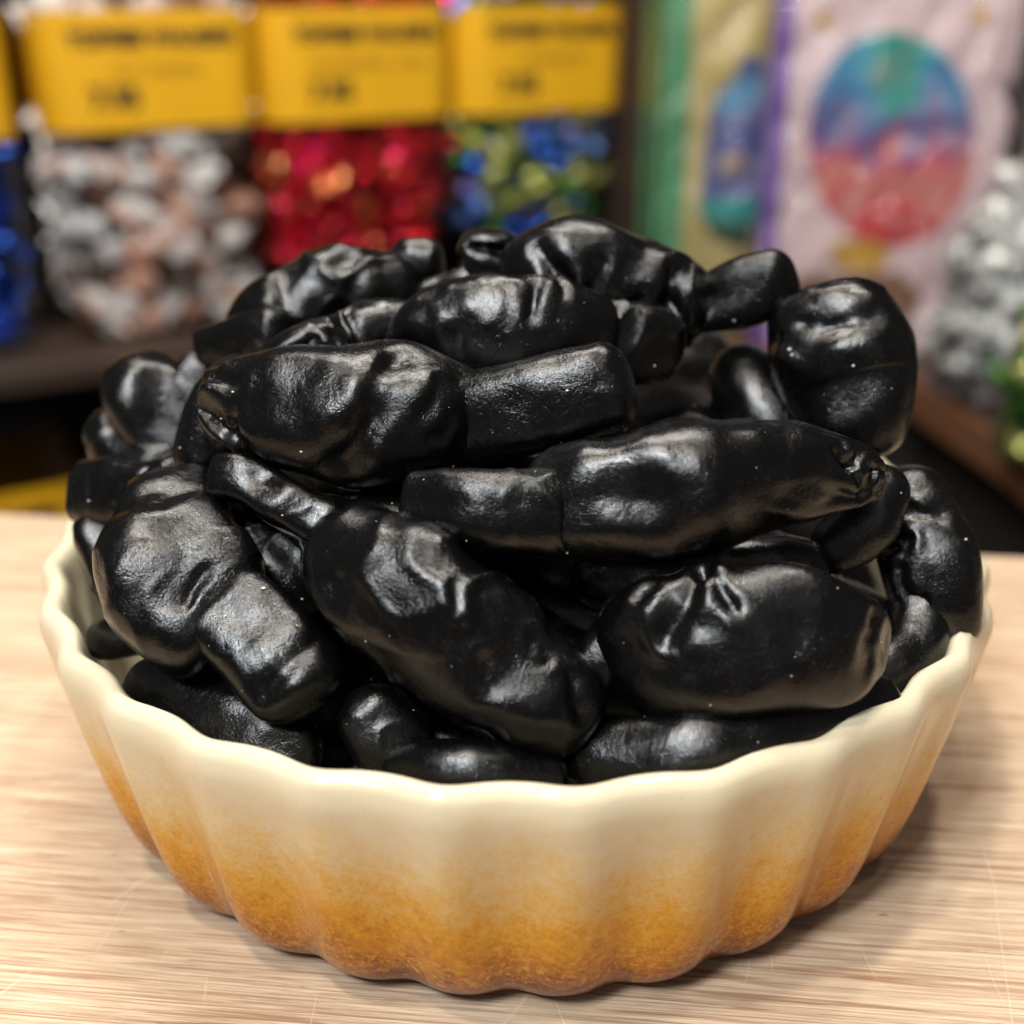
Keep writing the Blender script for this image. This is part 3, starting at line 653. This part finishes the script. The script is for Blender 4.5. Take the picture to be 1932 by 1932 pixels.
RED = foil('red_foil', (0.62, 0.008, 0.018), (0.88, 0.05, 0.09), 0.2)
BLUE = foil('blue_foil', (0.02, 0.06, 0.42), (0.05, 0.17, 0.8), 0.2)
BLUEL = foil('light_blue_foil', (0.22, 0.38, 0.75), (0.04, 0.13, 0.6), 0.22, 0.9, (0.42, 0.55))
GREENF = foil('green_foil', (0.02, 0.17, 0.03), (0.16, 0.40, 0.06), 0.28)
LIME = foil('yellow_green_foil', (0.58, 0.60, 0.12), (0.82, 0.80, 0.36), 0.28)
PURP = foil('violet_foil', (0.13, 0.10, 0.30), (0.35, 0.30, 0.55), 0.28)
PAPER = foil('white_and_brown_wrapper', (0.86, 0.84, 0.83), (0.05, 0.022, 0.014), 0.4, 0.0, (0.46, 0.50))
PAPER2 = foil('white_and_pink_wrapper', (0.90, 0.87, 0.86), (0.78, 0.42, 0.30), 0.4, 0.0, (0.46, 0.60))
PAPER3 = foil('brown_wrapper', (0.10, 0.045, 0.03), (0.30, 0.14, 0.09), 0.35, 0.0)
RED2 = foil('red_foil_painted_glints', (1.0, 0.40, 0.16), (0.75, 0.02, 0.10), 0.2, 0.9, (0.42, 0.5))  # orange patches are warm glints painted into the red foil colour
RED3 = foil('deep_red_foil', (0.30, 0.004, 0.01), (0.6, 0.02, 0.03), 0.25)
SILVER = foil('silver_grey_wrapper', (0.85, 0.85, 0.83), (0.20, 0.20, 0.195), 0.3, 0.35, (0.42, 0.6))

JARS = [  # along the shelf, left to right
    dict(k=-3.08, mats=[BLUE], tw=True, size=1.15, where='leftmost jar', text=('TOFFEES WALKERS', 'MELK', '7.95'), lab='clear jar of blue foil sweets with a yellow label, cut off by the left edge', cl='blue foil-wrapped sweet in the jar at the far left', cg='blue foil sweets in the leftmost jar'),
    dict(k=-2, mats=[PAPER, PAPER2, PAPER2, PAPER3], tw=True, size=1.35, where='left jar', text=('TOFFEES WALKERS', 'NUT CHOCOL', '7.95'), lab='clear jar of white and brown wrapped toffees under a wide yellow label', cl='white and brown wrapped toffee in the left jar', cg='white and brown toffees in the left jar'),
    dict(k=-1, mats=[RED, RED2, RED3], tw=True, size=1.12, where='middle jar', text=('TOFFEES WALKERS', 'ROOMBOTER   CARA', '7.95'), lab='clear jar of glittering red foil toffees under a yellow label', cl='red foil-wrapped toffee in the middle jar', cg='red foil toffees in the middle jar'),
    dict(k=0, mats=[BLUE, LIME, BLUEL, LIME, BLUEL, GREENF, PURP], tw=True, size=1.15, where='jar by the post', text=('TOFFEES WALKERS', 'DE GEMENGD', '7.95'), lab='clear jar of mixed blue, green and yellow foil toffees beside the wooden post', cl=None, cg='mixed foil toffees in the jar beside the post'),
]
cN = {'light_blue_foil': 'light blue', 'blue_foil': 'blue', 'green_foil': 'green', 'yellow_green_foil': 'yellow-green', 'violet_foil': 'violet'}
ux, uy = math.cos(R(27)), math.sin(R(27))
def jar(cx, cy, z0, d, rz, seed, ztop=19.0, lab_lo=8.0, lab_hi=14.7, fill_lo=0.0, fill_hi=16.8):
    root = empty('sweet_jar', (cx, cy, z0), rz); tag(root, d['lab'], 'jar', 'labelled sweet jars on the shelf')
    H = ztop - z0; q = 1.062
    prof = [(0.0, 3.6), (0.15, 3.9), (0.8, 4.2), (2.5, 4.42), (5.0, 4.54), (9.0, 4.62), (H - 2.2, 4.66), (H - 1.2, 4.5), (H - 0.8, 3.8), (H, 3.8)]; prof = [(a_, b_ * q) for a_, b_ in prof]
    skin('clear_body', [[(x, y, z) for x, y in rsq(hw, min(1.6, hw * 0.42))] for z, hw in prof], JARPLASTIC, root, capb=True)
    skin('lid', [[(x, y, z) for x, y in rsq(hw, 1.8)] for z, hw in ((H - 1.7, 5.02), (H + 0.5, 5.02), (H + 0.7, 4.8))], DARKPLASTIC, root, capb=True, capt=True)
    zl, zh = lab_lo - z0, lab_hi - z0
    lb = skin('label', [[(x, y, z) for x, y in rsq(hw, 1.65)] for z, hw in ((zl, 4.67 * q), (zh, 4.73 * q))], YELLOW, root)
    lettering(d['text'][0], 0.86, INK, lb, 0.1, zh - 1.45, -5.08, 0.05)
    lettering(d['text'][1], 0.62, INKFADE, lb, 0.2, zh - 2.7, -5.07)
    lettering(d['text'][2], 1.3, INK, lb, -1.8, zl + 1.0, -5.06, 0.05)
    rr = random.Random(seed); meshes = [wrapped_mesh('wrapped_sweet', m_, d['size'], seed * 10 + i, d['tw']) for i, m_ in enumerate(d['mats'])]
    M = Matrix.Translation((cx, cy, z0)) @ Matrix.Rotation(rz, 4, 'Z')
    s = d['size']
    for layer in (0, 1, 2):                       # the outer sweets one by one, the packed ones behind them as one mass
        placed = []; tries = 0; V = []; Fc = []; mi_of = []
        while tries < 5000:
            tries += 1
            zz = rr.uniform(max(s * 0.5, fill_lo - z0), fill_hi - z0)
            if lab_lo - z0 + 0.5 < zz < lab_hi - z0 - 0.3: continue
            hw = np.interp(zz, [p_[0] for p_ in prof[:7]], [p_[1] for p_ in prof[:7]]) - s * (0.58 + 0.62 * layer)
            x, y = rr.uniform(-hw, hw), -hw + rr.uniform(0, 0.25) * s
            if rr.random() < 0.25 and layer == 0: x, y = -hw + rr.uniform(0, .2), rr.uniform(-hw, 0)
            cr_ = 1.0
            if abs(x) > hw - cr_ and y < -hw + cr_ and math.hypot(abs(x) - (hw - cr_), y + hw - cr_) > cr_: continue
            p = Vector((x, y, zz))
            if any((p - q_).length < s * (0.80, 0.66, 0.66)[layer] for q_ in placed): continue
            if not in_view(M @ p): continue
            placed.append(p); mi = rr.randrange(len(meshes))
            T_ = Matrix.Translation(p) @ Matrix.Rotation(rr.uniform(-1.2, 1.2), 4, 'Y') @ Matrix.Rotation(rr.uniform(-0.5, 0.5), 4, 'Z') @ Matrix.Rotation(rr.uniform(0, 3), 4, 'X')
            if layer == 0:
                o = bpy.data.objects.new('wrapped_sweet', meshes[mi]); col.objects.link(o); o.matrix_world = M @ T_
                if d['cl']: tag(o, d['cl'], 'sweet', d['cg'])
                else:
                    c = cN[d['mats'][mi].name]; tag(o, c + ' foil-wrapped toffee in the jar beside the wooden post', 'sweet', c + ' ' + d['cg'])
            else:
                me = meshes[mi]; b = len(V); V += [T_ @ v.co for v in me.vertices]
                for f_ in me.polygons: Fc.append([b + k_ for k_ in f_.vertices]); mi_of.append(mi)
        if layer:
            o = mesh_obj('packed_sweets', V, Fc, None, None, smooth=False); o.matrix_world = M
            for m_ in d['mats']: o.data.materials.append(m_)
            o.data.polygons.foreach_set('material_index', mi_of)
            tag(o, 'sweets packed deeper behind the outer ones in the ' + d['where'], 'sweets', kind='stuff')
    return root
JZ = {-3.08: (3.1, 8.3, -6.0), -2: (3.25, 8.35, -6.0), -1: (3.15, 8.3, -3.8), 0: (3.05, 8.25, -3.1)}
for i, d in enumerate(JARS):
    k = d['k'] * 10.2; lo, hi, fl = JZ[d['k']]
    jar(-0.3 + ux * k, 57.4 + uy * k, -6.58, d, R(27), i + 1, ztop=13.0, lab_lo=lo, lab_hi=hi, fill_lo=fl, fill_hi=hi + 1.6)
low = dict(mats=[BLUE], tw=True, size=1.0, n=20, text=('TOFFEES WALKERS', 'MINT', '7.95'), where='lower left jar', lab='shadowed jar on the lower left shelf, its yellow label just above the board edge', cl='dark blue sweet in the jar on the lower shelf', cg='sweets in the lower shelf jar')
jar(-1.4 - ux * 30.0, 57.4 - uy * 30.0, -28.35, low, R(27), 9, ztop=-8.9, lab_lo=-19.2, lab_hi=-13.4, fill_lo=-22.5, fill_hi=-19.4)

# ------------------------------------------------------------------ boxes and bags on the corner shelf
GOLD = simple('pale_gold_card', (0.60, 0.48, 0.20), 0.35, var=0.12, scale=0.15)
GREENC = simple('mint_green_card', (0.10, 0.34, 0.16), 0.4, var=0.2, scale=0.3)
PURPC = simple('purple_card', (0.22, 0.11, 0.44), 0.4, var=0.15, scale=0.3)
PINKC = simple('pinkish_beige_card', (0.76, 0.58, 0.60), 0.4, var=0.12, scale=0.25)
BLUEC = simple('dusty_blue_print', (0.13, 0.15, 0.36), 0.45, var=0.2, scale=0.4)
SKYC = simple('sky_blue_print', (0.09, 0.32, 0.56), 0.45, var=0.2, scale=0.4)
TEALC = simple('teal_print', (0.05, 0.36, 0.34), 0.45, var=0.2, scale=0.4)
DKGRN = simple('dark_green_print', (0.05, 0.09, 0.05), 0.5, var=0.3, scale=0.5)
REDC = simple('coral_red_print', (0.66, 0.10, 0.10), 0.42, var=0.25, scale=0.25)
PLUMC = simple('plum_print', (0.25, 0.13, 0.30), 0.45, var=0.3, scale=0.3)
SANDC = simple('sand_print', (0.55, 0.40, 0.30), 0.45, var=0.1, scale=0.5)
ORNG = simple('golden_print', (0.70, 0.42, 0.08), 0.4, var=0.15, scale=0.5)
BROWNC = simple('brown_card', (0.27, 0.14, 0.08), 0.5, var=0.2, scale=0.3)

def blob(name, pts, mat, parent, y, th=0.03):            # flat printed shape on the front of a box
    n = len(pts); V = [(a, y, b) for a, b in pts] + [(a, y - th, b) for a, b in pts]
    Fc = [tuple(range(n)), tuple(range(n, 2 * n))[::-1]] + [(i, n + i, n + (i + 1) % n, (i + 1) % n) for i in range(n)]
    return mesh_obj(name, V, Fc, mat, parent, smooth=False)
def circ(cx, cz, rx, rz, a0=0, a1=360, n=40): return [(cx + rx * math.cos(R(a0 + (a1 - a0) * k / n)), cz + rz * math.sin(R(a0 + (a1 - a0) * k / n))) for k in range(n + (0 if a1 - a0 == 360 else 1))]
def local(root_y_plane, px, py, root):                   # reading pixel -> local (x, z) on the front plane of a root
    o = Vector(root.location); nrm = Matrix.Rotation(root.rotation_euler.z, 3, 'Z') @ Vector((0, -1, 0))
    d = ray(px, py); p0 = o + nrm * (-root_y_plane)
    t = (p0 - CAM).dot(nrm) / d.dot(nrm); p = CAM + d * t
    q = Matrix.Rotation(-root.rotation_euler.z, 3, 'Z') @ (p - o); return (q.x, q.z)

# green-edged gold box
p, t = at(1345, 300, 46.0)
GB = empty('gift_box', (p.x, 46.0, -6.58), R(4)); tag(GB, 'tall pale gold box with a green side edge and a blue printed figure', 'box')
def L(root, pts, y=0.0): return [local(y, a, b, root) for a, b in pts]
q = L(GB, [(1296, 300), (1452, 300)]); gx0, gx1 = q[0][0], q[1][0]
box('carton', (gx0, 0, 0), (gx1, 5.0, 19), GOLD, GB, 0.06)
gl = L(GB, [(1243, 300)])[0][0]
box('green_edge', (gl, 0.05, 0.02), (gx0 - 0.02, 4.9, 19), GREENC, GB, 0.1)
blob('print', L(GB, [(1318, 410), (1330, 300), (1340, 220), (1352, 180), (1385, 150), (1400, 105), (1440, 105), (1445, 300), (1432, 420)]), BLUEC, GB, -0.012)
blob('print', L(GB, [(1345, 200), (1375, 160), (1400, 140), (1438, 145), (1440, 185), (1400, 210), (1360, 215)]), SKYC, GB, -0.045)
blob('print', L(GB, [(1318, 400), (1322, 375), (1430, 370), (1430, 405), (1400, 425), (1340, 425)]), TEALC, GB, -0.045)
blob('print', L(GB, [(1325, 425), (1360, 415), (1420, 425), (1410, 470), (1360, 460)]), DKGRN, GB, -0.046)
blob('print', L(GB, [(1360, 290), (1400, 285), (1402, 325), (1355, 330)]), SANDC, GB, -0.047)

# purple-edged bag with the big round print
PB = empty('sweet_box', (17.6, 41.0, -6.58), R(-8)); tag(PB, 'beige box with a purple left edge and a large round blue and red print', 'box')
q = L(PB, [(1478, 300), (1895, 300), (1445, 300)]); bx0, bx1, bxp = q[0][0], q[1][0], q[2][0]
box('carton', (bx0, 0, 0), (bx1, 3.6, 17.5), PINKC, PB, 0.15)
box('purple_edge', (bxp, 0.1, 0.02), (bx0 - 0.02, 3.5, 17.4), PURPC, PB, 0.1)
def PL(pts): return L(PB, pts)
cxy = (1682, 262)
def arcpx(a0, a1, rx=158, ry=202, n=30): return [(cxy[0] + rx * math.cos(R(a)), cxy[1] - ry * math.sin(R(a))) for a in np.linspace(a0, a1, n)]
def print_material():
    m = NT('blended_round_print'); v = m.coord(); sp = m.n('ShaderNodeSeparateXYZ'); m.t.links.new(v, sp.inputs[0])
    zc = PL([cxy])[0][1]; zr = abs(PL([(cxy[0], cxy[1] - 202)])[0][1] - zc)
    xc = PL([cxy])[0][0]
    wz = m.noise(m.coord(scale=(0.9, 1, 0.45)), 0.9, 3, 0.6, 0.5)
    h = m.math('DIVIDE', m.math('SUBTRACT', sp.outputs[2], zc), zr)
    h = m.math('ADD', h, m.math('MULTIPLY', m.math('SUBTRACT', wz, 0.5), 1.5))
    f = m.math('MULTIPLY_ADD', h, 0.5, 0.5)
    c = m.ramp(f, [(0.0, (0.62, 0.05, 0.06)), (0.16, (0.66, 0.10, 0.10)), (0.30, (0.72, 0.30, 0.26)), (0.38, (0.66, 0.12, 0.13)), (0.46, (0.34, 0.12, 0.28)),
                   (0.58, (0.14, 0.14, 0.34)), (0.72, (0.07, 0.25, 0.50)), (0.9, (0.06, 0.38, 0.52))])
    dx = m.math('ABSOLUTE', m.math('SUBTRACT', sp.outputs[0], m.math('ADD', xc, m.math('MULTIPLY', m.math('SUBTRACT', wz, 0.5), 3.0))))
    t1 = m.ramp(m.math('DIVIDE', dx, 1.3), [(0.6, 1.0), (1.0, 0.0)]); t2 = m.ramp(f, [(0.60, 0.0), (0.70, 1.0)])
    c = m.mix(m.math('MULTIPLY', t1, t2), c, (0.03, 0.34, 0.28))
    lt = m.ramp(m.noise(v, 0.6, 2, 0.5), [(0.55, 0.0), (0.68, 0.6)])
    c = m.mix(lt, c, (0.62, 0.45, 0.42))
    m.bsdf(Base_Color=c, Roughness=0.35); return m.m
blob('round_print', PL(arcpx(0, 354, n=60)), print_material(), PB, -0.012)
blob('print', PL([(1560, 470), (1600, 450), (1660, 455), (1680, 480), (1650, 510), (1590, 510)]), ORNG, PB, -0.078)
blob('print', PL([(1500, 520), (1700, 510), (1740, 560), (1700, 620), (1500, 620)]), BROWNC, PB, -0.045)
for a, b in ((1555, 40), (1850, 30)):
    blob('print', PL([(a + 16 * math.cos(x), b + 16 * math.sin(x)) for x in np.linspace(0, 2 * math.pi, 12, endpoint=False)]), ORNG, PB, -0.03)

def wrap(root, x0, x1, z1, d, seed):
    V = []; Fc = []; nx, nz = 50, 60
    for i in range(nx):
        for k in range(nz):
            x = x0 + (x1 - x0) * i / (nx - 1); z = z1 * k / (nz - 1); q = Vector((x * 0.5, seed, z * 0.35))
            edge = min(i, nx - 1 - i) / (nx - 1) * 2
            V.append((x, -0.35 - 0.55 * abs(noise.noise(q)) - 0.35 * abs(noise.noise(q * 2.6)) * 0.6 + (d if i in (0, nx - 1) else 0), z))
    for i in range(nx - 1):
        for k in range(nz - 1): Fc.append((i * nz + k, (i + 1) * nz + k, (i + 1) * nz + k + 1, i * nz + k + 1))
    return mesh_obj('clear_wrap', V, Fc, CELLO, root)
wrap(PB, bxp - 0.25, bx1 + 0.25, 17.3, 3.0, 3.3)
wrap(GB, gl - 0.15, gx1 + 0.15, 18.8, 3.0, 8.1)

# clear bag of silver-wrapped sweets, and a green one beside it
def bag(cx, cy, z0, rx, ry, h, mats, size, n, label, cl, cg, seed, rz=0):
    root = empty('sweet_bag', (cx, cy, z0), rz); tag(root, label, 'bag')
    rr = random.Random(seed); rings = []; nn = 48
    prof = [(0.0, 0.75), (0.04, 0.95), (0.2, 1.04), (0.45, 0.95), (0.62, 0.75), (0.72, 0.52), (0.77, 0.42), (0.84, 0.5), (1.0, 0.72)]
    for z, f in prof:
        ring = []
        for j in range(nn):
            t_ = 2 * math.pi * j / nn; wv = 1 + (0.02 + 0.12 * max(0, z - 0.5)) * math.sin(9 * t_ + z * 3) + 0.03 * math.sin(5 * t_ + 9 * z)
            ring.append((rx * f * wv * math.cos(t_), ry * f * wv * math.sin(t_), z * h + (0.3 * math.sin(7 * t_) if z == 1.0 else 0)))
        rings.append(ring)
    skin('cellophane', rings, CELLO, root, capb=True)
    rc_ = [[(rx * 0.45 * math.cos(2 * math.pi * j / 24), ry * 0.45 * math.sin(2 * math.pi * j / 24), z) for j in range(24)] for z in (h * 0.755, h * 0.785)]
    skin('tie', rc_, simple('grey_tie', (0.35, 0.35, 0.34), 0.4), root)
    M = Matrix.Translation((cx, cy, z0)) @ Matrix.Rotation(rz, 4, 'Z')
    meshes = [wrapped_mesh('wrapped_sweet', m_, size, seed * 10 + i) for i, m_ in enumerate(mats)]; placed = []; tries = 0
    while len(placed) < n and tries < 6000:
        tries += 1
        z = rr.uniform(0.05, 0.70); f = np.interp(z, [p_[0] for p_ in prof], [p_[1] for p_ in prof]) - 0.12
        a = rr.uniform(math.pi * 0.85, math.pi * 2.0); q_ = f * rr.uniform(0.72, 1.0)
        p_ = Vector((rx * q_ * math.cos(a), ry * q_ * math.sin(a), z * h + size * 0.3))
        if any((p_ - o_).length < size * 0.8 for o_ in placed): continue
        if not in_view(M @ p_): continue
        placed.append(p_); o = bpy.data.objects.new('wrapped_sweet', meshes[rr.randrange(len(meshes))]); col.objects.link(o)
        o.matrix_world = M @ Matrix.Translation(p_) @ Matrix.Rotation(rr.uniform(0, 3), 4, 'Y') @ Matrix.Rotation(rr.uniform(0, 3), 4, 'X')
        tag(o, cl, 'sweet', cg)
    return root
bag(21.6, 33.8, -6.58, 4.2, 3.2, 12.6, [SILVER], 1.0, 75, 'clear bag of silver-grey wrapped sweets at the right edge', 'silver-grey wrapped sweet in the clear bag at the right', 'silver-grey sweets in the clear bag', 21)
bag(21.1, 26.6, -6.58, 3.6, 2.8, 10.5, [GREENF, LIME], 1.0, 26, 'clear bag of green and yellow sweets cut off by the right edge', 'green and yellow wrapped sweet in the bag at the far right', 'green and yellow sweets in the far right bag', 22)
